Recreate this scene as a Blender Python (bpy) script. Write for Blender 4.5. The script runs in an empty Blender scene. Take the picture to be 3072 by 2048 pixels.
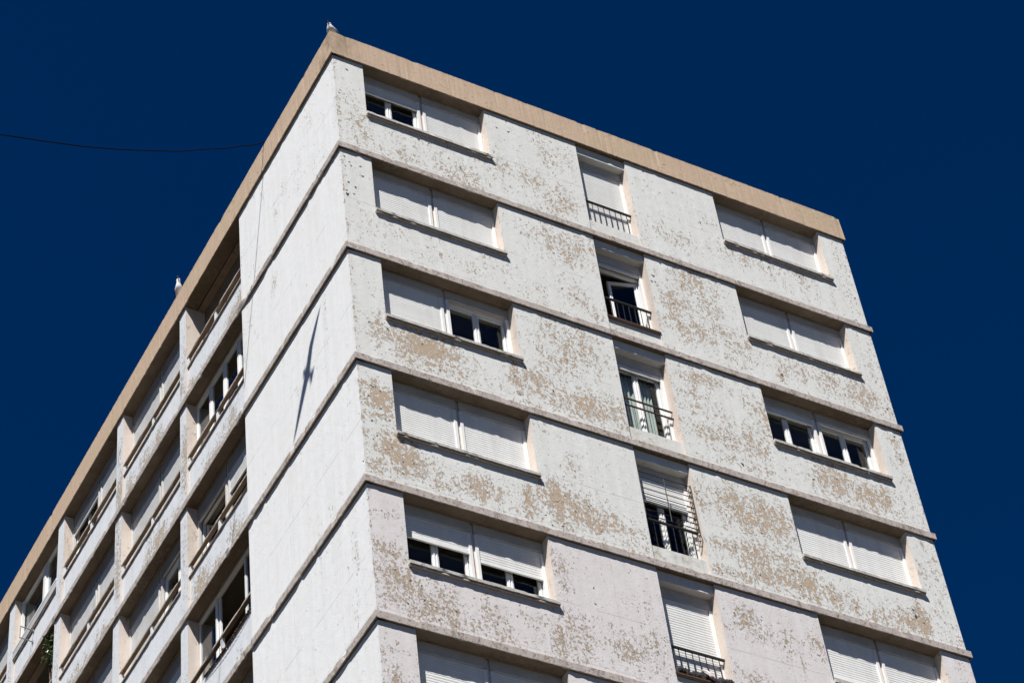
import bpy, bmesh, math, random
from mathutils import Vector, Matrix
random.seed(7)
SC = bpy.context.scene
COL = SC.collection
G = 36.8            # height of the first floor band's top edge above the street
H = 2.8             # storey height
W = 11.737          # width of the sunny end facade
LEN = 24.0          # length of the long facade
P = 0.055           # projection of floor bands
ZT, ZF = 2.671, 3.362   # fascia bottom / top
HB = 0.157
SUN = Vector((1.05, 1.0, -2.03)).normalized()

# ------------------------------------------------------------------ helpers
def tag(o, label=None, cat=None, group=None, kind=None):
    if label: o['label'] = label
    if cat: o['category'] = cat
    if group: o['group'] = group
    if kind: o['kind'] = kind
    return o

def empty(name, loc=(0, 0, 0)):
    o = bpy.data.objects.new(name, None); COL.objects.link(o)
    o.location = loc; o.empty_display_size = 0.5
    return o

def MR(u, d, z): return (u, d, z)      # end facade: u along +X, depth along +Y
def ML(u, d, z): return (d, u, z)      # long facade: u along +Y, depth along +X

class MB:
    """collects faces; build() links them as one mesh object"""
    def __init__(s, M=MR, dz=0.0): s.v = []; s.f = []; s.m = []; s.M = M; s.dz = dz; s.a = None; s.sm = False
    def p(s, u, d, z):
        x, y, zz = s.M(u, d, z + s.dz); s.v.append((x, y, zz + G)); return len(s.v) - 1
    def face(s, idx, mi=0): s.f.append(tuple(idx)); s.m.append(mi)
    def box(s, u0, u1, d0, d1, z0, z1, mi=0):
        i = [s.p(u, d, z) for z in (z0, z1) for d in (d0, d1) for u in (u0, u1)]
        for q in ((0, 1, 3, 2), (4, 6, 7, 5), (0, 4, 5, 1), (2, 3, 7, 6), (0, 2, 6, 4), (1, 5, 7, 3)):
            s.face([i[k] for k in q], mi)
    def quad(s, pts, mi=0): s.face([s.p(*q) for q in pts], mi)
    def tube(s, pts, r, n=8, mi=0, caps=True):
        pts = [Vector(q) for q in pts]; rings = []
        for i, q in enumerate(pts):
            t = (pts[min(i + 1, len(pts) - 1)] - pts[max(i - 1, 0)]).normalized()
            a = t.cross(Vector((0, 0, 1)));
            if a.length < 1e-3: a = t.cross(Vector((1, 0, 0)))
            a.normalize(); b = t.cross(a)
            rr = r[i] if isinstance(r, (list, tuple)) else r
            rings.append([s.p(*(q + (a * math.cos(k * 2 * math.pi / n) + b * math.sin(k * 2 * math.pi / n)) * rr)) for k in range(n)])
        for A, B in zip(rings, rings[1:]):
            for k in range(n): s.face((A[k], A[(k + 1) % n], B[(k + 1) % n], B[k]), mi)
        if caps: s.face(rings[0][::-1], mi); s.face(rings[-1], mi)
    def build(s, name, mats, parent=None, smooth=False, bevel=0, recalc=True):
        me = bpy.data.meshes.new(name); me.from_pydata(s.v, [], s.f)
        if not isinstance(mats, (list, tuple)): mats = [mats]
        for m in mats: me.materials.append(m)
        for pl, mi in zip(me.polygons, s.m): pl.material_index = mi; pl.use_smooth = smooth
        if recalc:
            bm = bmesh.new(); bm.from_mesh(me); bmesh.ops.recalc_face_normals(bm, faces=bm.faces); bm.to_mesh(me); bm.free()
        if s.a is not None:
            at = me.attributes.new('peel', 'FLOAT', 'POINT')
            at.data.foreach_set('value', s.a)
        me.update()
        o = bpy.data.objects.new(name, me); COL.objects.link(o)
        if parent: o.parent = parent; o.matrix_parent_inverse = Matrix.Translation(-Vector(world_loc(parent)))
        if bevel:
            b = o.modifiers.new('bevel', 'BEVEL'); b.width = bevel; b.segments = 2; b.limit_method = 'ANGLE'
        return o

def world_loc(o):
    v = Vector(o.location)
    return v if o.parent is None else Vector((0, 0, 0)) + v * 0 + WL.get(o.name, v * 0)
WL = {}

# ------------------------------------------------------------------ materials
class NT:
    def __init__(s, name):
        s.mat = bpy.data.materials.new(name); s.mat.use_nodes = True
        s.n = s.mat.node_tree.nodes; s.l = s.mat.node_tree.links
        s.bsdf = s.n['Principled BSDF']; s.out = s.n['Material Output']
        s.geo = s.n.new('ShaderNodeNewGeometry')
    def new(s, t, **kw):
        n = s.n.new(t)
        for k, v in kw.items():
            if isinstance(v, (int, float, tuple)) and k in n.inputs: n.inputs[k].default_value = v
            else: setattr(n, k, v)
        return n
    def link(s, a, b): s.l.new(a, b)
    def noise(s, scale, detail=4, rough=.55, sv=(1, 1, 1), off=(0, 0, 0), dist=0):
        mp = s.n.new('ShaderNodeMapping'); mp.inputs['Scale'].default_value = sv; mp.inputs['Location'].default_value = off
        s.link(s.geo.outputs['Position'], mp.inputs['Vector'])
        n = s.n.new('ShaderNodeTexNoise'); n.inputs['Scale'].default_value = scale
        n.inputs['Detail'].default_value = detail; n.inputs['Roughness'].default_value = rough
        n.inputs['Distortion'].default_value = dist
        s.link(mp.outputs['Vector'], n.inputs['Vector']); return n.outputs['Fac']
    def mr(s, val, a, b, c=0., d=1., smooth=False):
        n = s.n.new('ShaderNodeMapRange'); n.clamp = True
        if smooth: n.interpolation_type = 'SMOOTHSTEP'
        for k, v in zip(('From Min', 'From Max', 'To Min', 'To Max'), (a, b, c, d)):
            if hasattr(v, 'links'): s.link(v, n.inputs[k])
            else: n.inputs[k].default_value = v
        s.link(val, n.inputs['Value']); return n.outputs['Result']
    def math(s, op, a, b=0., c=None):
        n = s.n.new('ShaderNodeMath'); n.operation = op
        for i, v in enumerate((a, b) if c is None else (a, b, c)):
            if hasattr(v, 'links'): s.link(v, n.inputs[i])
            else: n.inputs[i].default_value = v
        return n.outputs[0]
    def mix(s, f, a, b):
        n = s.n.new('ShaderNodeMix'); n.data_type = 'RGBA'
        for k, v in ((0, f), (6, a), (7, b)):
            if hasattr(v, 'links'): s.link(v, n.inputs[k])
            else: n.inputs[k].default_value = (*v, 1) if isinstance(v, tuple) else v
        return n.outputs[2]
    def sep(s):
        n = s.n.new('ShaderNodeSeparateXYZ'); s.link(s.geo.outputs['Position'], n.inputs[0]); return n.outputs
    def bump(s, h, dist, strength=1., prev=None):
        n = s.n.new('ShaderNodeBump'); n.inputs['Distance'].default_value = dist; n.inputs['Strength'].default_value = strength
        s.link(h, n.inputs['Height'])
        if prev is not None: s.link(prev, n.inputs['Normal'])
        return n.outputs[0]
    def done(s, col=None, rough=.8, normal=None, spec=.3, metal=0.):
        b = s.bsdf
        if col is not None:
            if hasattr(col, 'links'): s.link(col, b.inputs['Base Color'])
            else: b.inputs['Base Color'].default_value = (*col, 1)
        b.inputs['Roughness'].default_value = rough; b.inputs['Specular IOR Level'].default_value = spec
        b.inputs['Metallic'].default_value = metal
        if normal is not None: s.link(normal, b.inputs['Normal'])
        return s.mat

def painted(name, paint, bare, grid_u=None, base=0.0, grime=.5):
    """peeling masonry paint over tan render; the amount comes from the mesh attribute 'peel'"""
    t = NT(name)
    at = t.new('ShaderNodeAttribute', attribute_name='peel').outputs['Fac']
    big = t.noise(1.1, 3, .5, (1, 1, .8))
    med = t.noise(4.2, 5, .62, (1, 1, .34), (3.1, 1.7, 9.2))
    f1 = t.noise(12, 8, .76, (1, 1, .52), (7, 2, 1)); f2 = t.noise(30, 4, .65, (1, 1, .75), (2, 9, 5))
    mpv = t.n.new('ShaderNodeMapping'); mpv.inputs['Scale'].default_value = (1, 1, .8); t.link(t.geo.outputs['Position'], mpv.inputs['Vector'])
    wob = t.n.new('ShaderNodeTexNoise'); wob.inputs['Scale'].default_value = 16; wob.inputs['Detail'].default_value = 3; t.link(mpv.outputs[0], wob.inputs['Vector'])
    sc_ = t.n.new('ShaderNodeVectorMath'); sc_.operation = 'SCALE'; sc_.inputs['Scale'].default_value = .06; t.link(wob.outputs['Color'], sc_.inputs[0])
    ad_ = t.n.new('ShaderNodeVectorMath'); ad_.operation = 'ADD'; t.link(mpv.outputs[0], ad_.inputs[0]); t.link(sc_.outputs[0], ad_.inputs[1])
    vo = t.n.new('ShaderNodeTexVoronoi'); vo.inputs['Scale'].default_value = 27; t.link(ad_.outputs[0], vo.inputs['Vector'])
    vr = t.n.new('ShaderNodeSeparateColor'); t.link(vo.outputs['Color'], vr.inputs[0])
    cell = t.mr(vr.outputs[0], 0, 1, .17, .83)
    fine = t.math('ADD', t.math('MULTIPLY', f1, .50), t.math('ADD', t.math('MULTIPLY', f2, .32), t.math('MULTIPLY', cell, .18)))
    den = t.math('ADD', at, t.math('MULTIPLY', t.math('SUBTRACT', med, .5), 1.05))
    den = t.math('ADD', den, t.math('MULTIPLY', t.math('SUBTRACT', big, .5), .18))
    den = t.math('ADD', den, base)
    thr = t.mr(den, .0, 1.0, .372, .552)
    d = t.math('SUBTRACT', fine, thr)                  # <0 : paint has come off
    peeled = t.mr(d, -.006, .006, 1, 0)
    # lifted, curling rims of the paint film round each loss
    rim = t.math('MULTIPLY', t.mr(d, .0, .03, 1, 0), t.math('SUBTRACT', 1., peeled))
    # pin-hole losses to the mortar; the dark specks also paint in flake shadows
    pin = t.noise(34, 3, .6, (1, 1, .8), (1, 5, 2))
    pin_zone = t.mr(t.math('ADD', den, t.math('MULTIPLY', t.math('SUBTRACT', fine, .5), .6)), -.12, .5, .0, .075)
    hole = t.mr(t.math('SUBTRACT', pin, t.math('SUBTRACT', .70, pin_zone)), 0, .02, 0, 1)
    streak = t.noise(2.4, 5, .6, (2.6, 2.6, .16), (0, 0, 4))
    cloud = t.noise(5, 6, .62, (1, 1, 1), (4, 4, 4))
    tone = t.mr(t.math('ADD', t.math('MULTIPLY', streak, .6), t.math('MULTIPLY', cloud, .4)), .36, .66, 0, 1)
    dark = tuple(c * (1 - .20 * grime) for c in paint)
    dark = (dark[0] * 1.01, dark[1], dark[2] * .97)
    col = t.mix(tone, dark, paint)
    col = t.mix(t.math('MULTIPLY', rim, .35), col, tuple(min(c * 1.08, .85) for c in paint))
    bt = t.noise(13, 5, .6, (1, 1, 1), (2, 8, 3))
    barec = t.mix(t.mr(bt, .35, .68), tuple(c * .80 for c in bare), tuple(c * 1.12 for c in bare))
    lich = t.mr(t.noise(.9, 3, .5, (1, 1, 1), (11, 3, 2)), .45, .62)
    barec = t.mix(t.math('MULTIPLY', lich, .5), barec, (bare[0] * .90, bare[1] * .93, bare[2] * .90))
    col = t.mix(peeled, col, barec)
    col = t.mix(t.math('MULTIPLY', hole, .6), col, (.17, .145, .12))
    # board marks and daywork joints of the cast wall
    if grid_u is not None:
        xyz = t.sep(); u = xyz[0] if grid_u == 'x' else xyz[1]
        zz = t.math('MODULO', t.math('SUBTRACT', xyz[2], G - 28.0), H)
        br = t.mr(t.noise(2.2, 3, .6, (1, 1, 3), (5, 1, 7)), .42, .52)
        jz = t.mr(t.math('ABSOLUTE', t.math('SUBTRACT', zz, 1.285)), .006, .014, 1, 0)
        jz2 = t.mr(t.math('ABSOLUTE', t.math('SUBTRACT', zz, .11)), .005, .013, 1, 0)
        uu = t.math('MODULO', t.math('ADD', u, 50.0 - .48), 1.66)
        ju = t.mr(t.math('ABSOLUTE', t.math('SUBTRACT', uu, .8)), .004, .012, 1, 0)
        j = t.math('MULTIPLY', t.math('MAXIMUM', t.math('MULTIPLY', t.math('MAXIMUM', jz, jz2), .9), t.math('MULTIPLY', ju, .5)), br)
        col = t.mix(t.math('MULTIPLY', j, .45), col, (.33, .30, .28))
    hgt = t.math('SUBTRACT', t.math('ADD', t.math('MULTIPLY', rim, .9), t.math('SUBTRACT', 1., peeled)), t.math('MULTIPLY', hole, 1.2))
    n1 = t.bump(t.math('ADD', t.math('MULTIPLY', cloud, .8), t.math('MULTIPLY', t.noise(28, 4, .6), .5)), .012, .55)
    n2 = t.bump(hgt, .006, .8, n1)
    return t.done(col, .85, n2, .25)

def concrete(name, a, b, c, scale=8., spots=(.16, .12, .09), rough=.9, drip=0., bump=.6):
    t = NT(name)
    n1 = t.noise(scale * .35, 6, .65, (1, 1, 1.4)); n2 = t.noise(scale * 2.2, 8, .7, (1, 1, 1), (3, 3, 3))
    n3 = t.noise(scale * .16, 3, .5, (1, 1, 1), (8, 1, 4))
    col = t.mix(t.mr(n1, .36, .64), a, b)
    col = t.mix(t.math('MULTIPLY', t.mr(n3, .46, .62), t.mr(n2, .40, .60)), col, c)
    sp = t.mr(t.math('ADD', n2, t.math('MULTIPLY', t.math('SUBTRACT', n1, .5), .5)), .60, .66)
    col = t.mix(t.math('MULTIPLY', sp, .75), col, spots)
    if drip:
        dr = t.noise(3.2, 5, .65, (3.2, 3.2, .12), (0, 0, 2))
        col = t.mix(t.math('MULTIPLY', t.mr(dr, .53, .72), drip), col, tuple(q * .62 for q in a))
        if name == 'tan_roof_fascia':
            xyz = t.sep()
            e1 = t.mr(xyz[0], W - .75, W + .1, 0, 1, True); e2 = t.mr(xyz[2], G + ZT + .2, G + ZF + .05, 0, 1, True)
            gr = t.noise(4.5, 6, .7, (1, 1, .5), (3, 1, 1))
            e3 = t.mr(t.math('ADD', t.math('ABSOLUTE', xyz[0]), t.math('ABSOLUTE', t.math('MULTIPLY', xyz[1], .8))), .1, .9, 1, 0, True)
            top = t.mr(xyz[2], G + ZF - .10, G + ZF, 0, .5)
            m = t.math('MULTIPLY', t.math('MAXIMUM', t.math('MAXIMUM', t.math('MULTIPLY', e1, e2), t.math('MULTIPLY', e3, .75)), top), t.mr(gr, .42, .62))
            col = t.mix(t.math('MULTIPLY', m, .75), col, (.17, .125, .08))
            tr = t.noise(3., 5, .65, (.5, .5, 5), (2, 2, 2))
            col = t.mix(t.math('MULTIPLY', t.mr(tr, .54, .68), .22), col, (.36, .26, .17))
        wh = t.noise(3.9, 4, .6, (3.6, 3.6, .16), (6, 2, 2))
        col = t.mix(t.math('MULTIPLY', t.mr(wh, .66, .72), .5), col, (.62, .56, .47))
    nb = t.bump(t.math('ADD', n2, t.math('MULTIPLY', sp, -.5)), .014, bump)
    return t.done(col, rough, nb, .2)

def plain(name, col, rough=.5, spec=.4, metal=0., var=.12, scale=6., bumpd=0.):
    t = NT(name)
    n = t.noise(scale, 4, .6)
    c = t.mix(t.mr(n, .3, .7), tuple(q * (1 - var) for q in col), tuple(min(q * (1 + var * .4), .9) for q in col))
    nb = t.bump(n, bumpd, .7) if bumpd else None
    return t.done(c, rough, nb, spec, metal)

def rusty(name, base, rust, amt=.5, sv=(3, 3, .5), rough=.6):
    t = NT(name)
    n = t.noise(4, 5, .65, sv); n2 = t.noise(16, 5, .65, (1, 1, .5), (2, 2, 2))
    f = t.mr(t.math('ADD', t.math('MULTIPLY', n, .7), t.math('MULTIPLY', n2, .3)), .60 - amt * .2, .76 - amt * .2)
    return t.done(t.mix(f, base, rust), rough, None, .3)

def glassy(name, tint=(.87, .895, .89)):
    m = bpy.data.materials.new(name); m.use_nodes = True
    n, l = m.node_tree.nodes, m.node_tree.links
    n.remove(n['Principled BSDF'])
    lw = n.new('ShaderNodeLayerWeight'); lw.inputs['Blend'].default_value = .5
    pw = n.new('ShaderNodeMath'); pw.operation = 'POWER'; l.new(lw.outputs['Facing'], pw.inputs[0]); pw.inputs[1].default_value = 4.
    f = n.new('ShaderNodeMath'); f.operation = 'MULTIPLY_ADD'; l.new(pw.outputs[0], f.inputs[0]); f.inputs[1].default_value = .55; f.inputs[2].default_value = .018
    g = n.new('ShaderNodeBsdfGlossy'); g.inputs['Roughness'].default_value = .01; g.inputs['Color'].default_value = (.9, .95, 1, 1)
    tr = n.new('ShaderNodeBsdfTransparent'); tr.inputs['Color'].default_value = (*tint, 1)
    mx = n.new('ShaderNodeMixShader')
    l.new(f.outputs[0], mx.inputs[0]); l.new(tr.outputs[0], mx.inputs[1]); l.new(g.outputs[0], mx.inputs[2])
    l.new(mx.outputs[0], n['Material Output'].inputs['Surface'])
    return m

M_WALL = painted('peeling_white_paint', (.715, .722, .712), (.49, .375, .278), 'x', base=.015, grime=.65)
M_PINK = painted('peeling_pale_pink_paint', (.70, .668, .676), (.43, .345, .255), 'x', base=-.02, grime=.7)
M_WALL2 = painted('white_paint_side', (.80, .812, .828), (.42, .35, .28), 'y', base=-.05, grime=.5)
M_PIER = painted('white_paint_pier', (.69, .72, .765), (.46, .385, .30), None, base=.03, grime=.6)
M_BAND = painted('flaking_pinkish_band', (.50, .443, .42), (.35, .27, .205), None, base=.32, grime=1.1)
M_BANDL = painted('flaking_pinkish_band_side', (.50, .45, .42), (.34, .265, .20), None, base=.40, grime=1.1)
M_FASCIA = concrete('tan_roof_fascia', (.485, .362, .262), (.53, .405, .30), (.475, .37, .25), 4., spots=(.38, .27, .18), drip=.05, bump=.45)
M_SILL = concrete('grey_sill_stone', (.46, .45, .425), (.56, .545, .52), (.40, .37, .31), 9.)
M_COPE = concrete('worn_coping', (.44, .385, .345), (.54, .48, .44), (.32, .25, .19), 9.)
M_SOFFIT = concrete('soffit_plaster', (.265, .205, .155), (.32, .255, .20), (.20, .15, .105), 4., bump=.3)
M_SHADE = concrete('painted_shade_concrete', (.17, .13, .09), (.24, .19, .14), (.13, .10, .07), 6., bump=.4)  # dark colour painting shade onto undersides, the inner parapet and the loggia wall
M_REVEAL = painted('pinkish_reveal_plaster', (.66, .58, .525), (.44, .33, .24), None, base=-.05, grime=.7)
def shutter_mat():
    t = NT('white_shutter_slats')
    oi = t.new('ShaderNodeObjectInfo').outputs['Random']
    dirt = t.noise(2.6, 5, .6, (2.2, 2.2, .35)); n2 = t.noise(.9, 2, .5, (1, 1, 14))
    a = t.mix(t.mr(oi, 0, 1), (.79, .795, .785), (.83, .835, .83))
    a = t.mix(t.math('MULTIPLY', t.mr(dirt, .45, .7), .55), a, (.68, .66, .62))
    a = t.mix(t.math('MULTIPLY', t.mr(n2, .45, .65), .22), a, (.66, .645, .60))
    return t.done(a, .45, None, .4)
M_SHUT = shutter_mat()
M_SHUT_LONG = plain('darker_grey_shutter', (.66, .66, .65), .6, .25, var=.16, scale=3.)  # greyer copy for the long facade's shutters
M_RAIL_LONG = plain('darker_window_rail', (.60, .59, .57), .6, .25, var=.15, scale=3.)  # greyer copy for the long facade's shutter rails
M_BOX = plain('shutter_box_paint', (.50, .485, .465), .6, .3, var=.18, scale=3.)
M_BOX_LONG = plain('darker_shutter_box', (.30, .28, .26), .7, .25, var=.2, scale=3.)  # darker copy for the long facade's shutter boxes
M_PVC = plain('white_window_frame', (.82, .82, .81), .35, .5, var=.04)
M_MULL = rusty('rust_stained_mullion', (.74, .71, .67), (.62, .38, .21), .8, (9, 9, .12))
M_GLASS = glassy('window_glass')
M_DARK = plain('dim_room_plaster', (.10, .09, .075), .9, .1)  # plaster coloured dark so the rooms look unlit
M_IRON = plain('dark_iron', (.022, .02, .02), .55, .4, var=.3, scale=20.)
M_RUST = rusty('rusty_iron', (.05, .035, .03), (.20, .105, .055), .6, (2, 2, 2), .8)
M_BROWN = plain('brown_sill_board', (.10, .052, .036), .7, .3, var=.3, scale=9.)
M_PANEL = concrete('pale_panel', (.60, .60, .57), (.70, .70, .68), (.46, .44, .38), 4., spots=(.42, .38, .30), drip=.35)
M_SIDING = concrete('grey_infill_panel', (.44, .44, .44), (.52, .52, .52), (.40, .39, .38), 4., spots=(.3, .3, .3))
M_CABLE = plain('black_cable_sheath', (.003, .003, .004), .9, .05)
M_CURT = plain('pale_green_curtain', (.64, .685, .655), .85, .1, var=.12)
M_ROOF = plain('roof_gravel', (.32, .30, .27), .95, .1, scale=30.)

# ------------------------------------------------------------------ building
B = empty('apartment_building', (0, 0, 0))
tag(B, 'tall white apartment block with peeling paint, tan roof edge and roller-shuttered windows', 'building')

PEEL = [(0.11,1.49,0.2,0.15,0.4),(0.44,0.94,0.15,0.25,0.4),(0.94,0.28,0.5,0.12,0.4),(0.56,0.56,0.1,0.3,0.35),(1.4,0.24,0.4,0.15,0.45),(2.47,0.27,0.35,0.3,0.5),(3.4,1.07,0.3,0.3,0.35),(4.53,2.16,0.12,0.3,0.5),(4.13,0.92,0.3,0.2,0.5),(4.76,1.92,0.2,0.3,0.4),(1.92,0.74,0.8,0.3,0.28),(7.27,0.72,0.3,0.2,0.45),(8.15,1.61,0.15,0.2,0.3),(7.51,0.62,0.4,0.3,0.3),(4.63,0.54,0.3,0.4,0.45),(4.62,-0.71,0.5,0.35,0.55),(4.59,-2.04,0.2,0.3,0.45),(7.46,-0.57,0.35,0.3,0.6),(6.92,-1.29,0.2,0.3,0.62),(7.67,-1.17,0.4,0.3,0.5),(6.91,-1.9,0.3,0.2,0.5),(9.38,0.83,0.8,0.25,0.36),(10.08,0.93,0.4,0.2,0.36),(8.37,0.8,0.3,0.2,0.3),(10.54,0.71,0.3,0.15,0.3),(11.59,0.31,0.12,0.1,0.4),(5.06,-2.53,0.1,0.15,0.55),(4.38,-3.72,0.5,0.35,0.5),(4.34,-3.2,0.5,0.3,0.45),(4.6,-5.06,0.6,0.3,0.66),(5.11,-5.16,0.25,0.2,0.5),(4.03,-4.52,0.4,0.3,0.35),(7.22,-2.03,0.4,0.3,0.5),(8.04,-1.87,0.4,0.25,0.5),(8.39,-2.06,0.3,0.3,0.5),(7.12,-3.36,0.35,0.15,0.58),(6.93,-3.79,0.3,0.2,0.42),(8.35,-3.73,0.2,0.35,0.52),(7.3,-4.74,0.6,0.22,0.52),(7.96,-4.71,0.3,0.25,0.56),(8.37,-4.16,0.2,0.3,0.5),(7.56,-5.29,0.5,0.15,0.4),(7.23,-4.16,0.4,0.3,0.35),(9.53,-2.16,0.4,0.25,0.45),(10.28,-2.14,0.3,0.25,0.58),(10.98,-2.18,0.3,0.3,0.62),(9.11,-2.47,0.07,0.12,0.85),(11.46,-2.37,0.2,0.3,0.4),(9.73,-4.96,0.28,0.33,0.72),(10.5,-5.07,0.45,0.28,0.66),(9.19,-5.03,0.07,0.3,0.55),(11.55,-3.27,0.12,0.1,0.65),(11.52,-3.82,0.15,0.3,0.35),(3.93,-6.75,0.12,0.2,0.5),(3.54,-7.68,0.25,0.28,0.82),(4.05,-7.73,0.3,0.25,0.68),(4.45,-7.93,0.5,0.18,0.58),(3.56,-8.05,0.2,0.2,0.6),(4.97,-8.17,0.4,0.12,0.42),(7.28,-6.35,0.22,0.25,0.72),(7.51,-6.59,0.3,0.3,0.77),(7.97,-6.59,0.4,0.35,0.75),(7.21,-6.65,0.3,0.3,0.5),(6.9,-6.48,0.2,0.3,0.4),(6.93,-7.54,0.35,0.1,0.62),(7.54,-7.61,0.35,0.25,0.72),(7.83,-7.91,0.4,0.25,0.72),(8.16,-7.52,0.3,0.2,0.5),(6.5,-6.54,0.07,0.3,0.65),(3.41,-9.15,0.2,0.2,0.4),(0.44,-4.76,0.1,0.25,0.75),(0.73,-4.86,0.2,0.15,0.7),(1.29,-4.9,0.35,0.25,0.95),(1.77,-4.87,0.2,0.15,0.75),(0.98,-5.27,0.2,0.2,0.55),(1.45,-5.27,0.4,0.15,0.62),(1.93,-5.17,0.3,0.15,0.5),(2.06,-5.36,0.4,0.1,0.4),(3.07,-4.96,0.07,0.3,0.85),(3.52,-4.85,0.25,0.3,0.62),(3.87,-5.21,0.3,0.15,0.6),(4.01,-3.32,0.12,0.1,0.4),(3.83,-3.97,0.15,0.25,0.4),(4.11,-4.11,0.3,0.15,0.56),(0.37,-6.51,0.18,0.2,0.9),(0.23,-6.24,0.18,0.08,0.75),(0.07,-6.5,0.12,0.06,0.6),(0.48,-6.77,0.08,0.2,0.8),(0.27,-6.95,0.12,0.06,0.7),(0.26,-7.43,0.12,0.1,0.65),(0.51,-7.45,0.12,0.15,0.75),(0.7,-7.71,0.22,0.3,0.88),(0.86,-7.87,0.25,0.2,0.85),(0.31,-7.67,0.15,0.08,0.65),(0.12,-8.1,0.2,0.15,0.5),(1.13,-7.86,0.2,0.1,0.5),(3.33,-5.54,0.3,0.3,0.33),(2.1,-7.9,0.25,0.2,0.78),(2.37,-7.96,0.12,0.2,0.6),(1.74,-7.97,0.2,0.2,0.4),(3.01,-7.95,0.08,0.28,0.78),(3.18,-8.01,0.1,0.2,0.5),(3.54,-7.63,0.13,0.28,0.72),(4,-7.72,0.2,0.25,0.78),(3.48,-8.12,0.1,0.15,0.5),(4.37,-7.9,0.4,0.2,0.67),(1.45,-8.11,0.2,0.1,0.55),(0.29,-9.09,0.2,0.1,0.35),(0.28,-9.9,0.14,0.12,0.75),(0.07,-9.86,0.08,0.12,0.65),(0.37,-10.38,0.2,0.18,0.85),(0.57,-10.48,0.08,0.35,0.9),(0.75,-10.56,0.1,0.2,0.65),(0.34,-10.77,0.15,0.2,0.62),(0.69,-10.96,0.2,0.15,0.72),(1.16,-10.73,0.3,0.28,0.66),(1.37,-10.99,0.3,0.15,0.6),(1.04,-10.52,0.1,0.25,0.55),(2,-10.65,0.2,0.2,0.45),(2.09,-10.96,0.3,0.15,0.5),(3.22,-10.69,0.09,0.35,0.75),(2.81,-10.57,0.2,0.2,0.4),(3.52,-10.26,0.2,0.15,0.45),(3.73,-10.53,0.2,0.2,0.5),(4.41,-10.21,0.3,0.1,0.45),(4.43,-10.6,0.2,0.2,0.7),(3.45,-9.47,0.1,0.25,0.55),(3.58,-10.78,0.2,0.2,0.5),(0.17,-12.42,0.2,0.2,0.5),(0.09,-11.98,0.12,0.3,0.33),(8.52,-7.85,0.25,0.2,0.8),(8.37,-7.7,0.25,0.2,0.6),(9,-8.03,0.13,0.25,0.72),(8.61,-8.13,0.3,0.15,0.6),(9.31,-8.07,0.3,0.15,0.5),(9.92,-8.15,0.2,0.15,0.62),(10.41,-8.1,0.2,0.2,0.72),(10.89,-7.98,0.13,0.3,0.97),(10.05,-8.24,0.25,0.1,0.5),(11.4,-8.09,0.2,0.2,0.36),(11.29,-6.73,0.12,0.3,0.33),(6.98,-9.11,0.14,0.18,0.75),(7.14,-9.35,0.15,0.15,0.62),(6.75,-9.38,0.2,0.15,0.42),(7.25,-9.09,0.05,0.2,0.6),(7.77,-9.45,0.2,0.3,0.4),(6.85,-10.48,0.3,0.15,0.42),(4.95,-10.5,0.3,0.3,0.45),(4.62,-10.66,0.12,0.25,0.6),(8.32,-9.24,0.1,0.18,0.55),(8.43,-9.44,0.15,0.2,0.4),(4.95,-9.5,0.2,0.2,0.3),(6.75,-8.16,0.4,0.1,0.62),(7.63,-8.01,0.3,0.2,0.72),(7.29,-8.19,0.3,0.15,0.5)]
def peel_right(u, z):
    zr = (z + 28.0) % H
    low = max(0., 1 - abs(zr - .55) / .75)
    s = .06 + .14 * low if zr > .10 else .0
    if zr > 2.3: s = .02
    if 1.0 < zr < 1.2 and any(a - .1 < u < c + .1 for (a, c, k) in COLS if k == 'wide'): s = .0
    if -8.5 < z < -6.0 and 3.2 < u < 5.3: s *= .3
    if z < -8.5: s *= .5
    for (X, Z, rx, rz, st) in PEEL:
        a = abs(u - X) / (rx * 1.6); b = abs(z - Z) / (rz * 1.5)
        if a < 2 and b < 2:
            q = a * a + b * b
            if q < 4: s = max(s, (st + .07 if st > .3 else st) * math.exp(-q * .7))
    if u < .08: s = max(s, .42)
    if u > W - .35: s = max(s, .26)
    return s

FLAKES = [(0.27,2.38,0.1),(0.44,2.60,0.08),(3.49,2.27,0.1),(3.76,2.29,0.13),(3.74,2.54,0.06),(1.68,0.99,0.12),(1.91,0.97,0.08),(0.69,1.13,0.06),(0.71,1.07,0.05),(3.34,1.42,0.06),(0.17,-0.50,0.1),(0.19,-0.55,0.07),(0.07,-0.62,0.07),(0.07,-0.34,0.09),(0.09,-0.87,0.07),(0.25,-1.13,0.1),(0.11,-1.10,0.1),(0.38,-0.52,0.11),(0.07,-1.31,0.08),(0.42,-0.73,0.1),(0.08,-1.40,0.14),(0.21,-1.34,0.1),(6.56,-0.70,0.14),(6.49,-0.89,0.09),(6.57,-0.88,0.08),(9.13,-2.44,0.12),(7.66,-5.29,0.12),(6.37,-3.93,0.06),(6.68,-5.38,0.07),(7.52,-4.75,0.05),(11.58,-2.34,0.1),(11.65,-2.33,0.06),(11.55,-3.17,0.12),(11.53,-3.73,0.07),(6.86,2.58,0.09),(6.78,-0.24,0.1),(7.67,-0.27,0.08),(11.62,0.86,0.05),(0.29,-4.72,0.1),(0.26,-6.25,0.08),(0.18,-7.12,0.08),(0.67,-8.12,0.08),(3.86,-3.39,0.06),(0.83,-10.68,0.08),(0.92,-10.74,0.07),(3.72,-7.49,0.07),(3.99,-9.45,0.04),(3.97,-9.76,0.05),(10.77,-7.81,0.2),(10.78,-7.91,0.14),(6.66,-8.20,0.08),(7.90,-6.28,0.08),(6.98,-7.48,0.06)]
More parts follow.
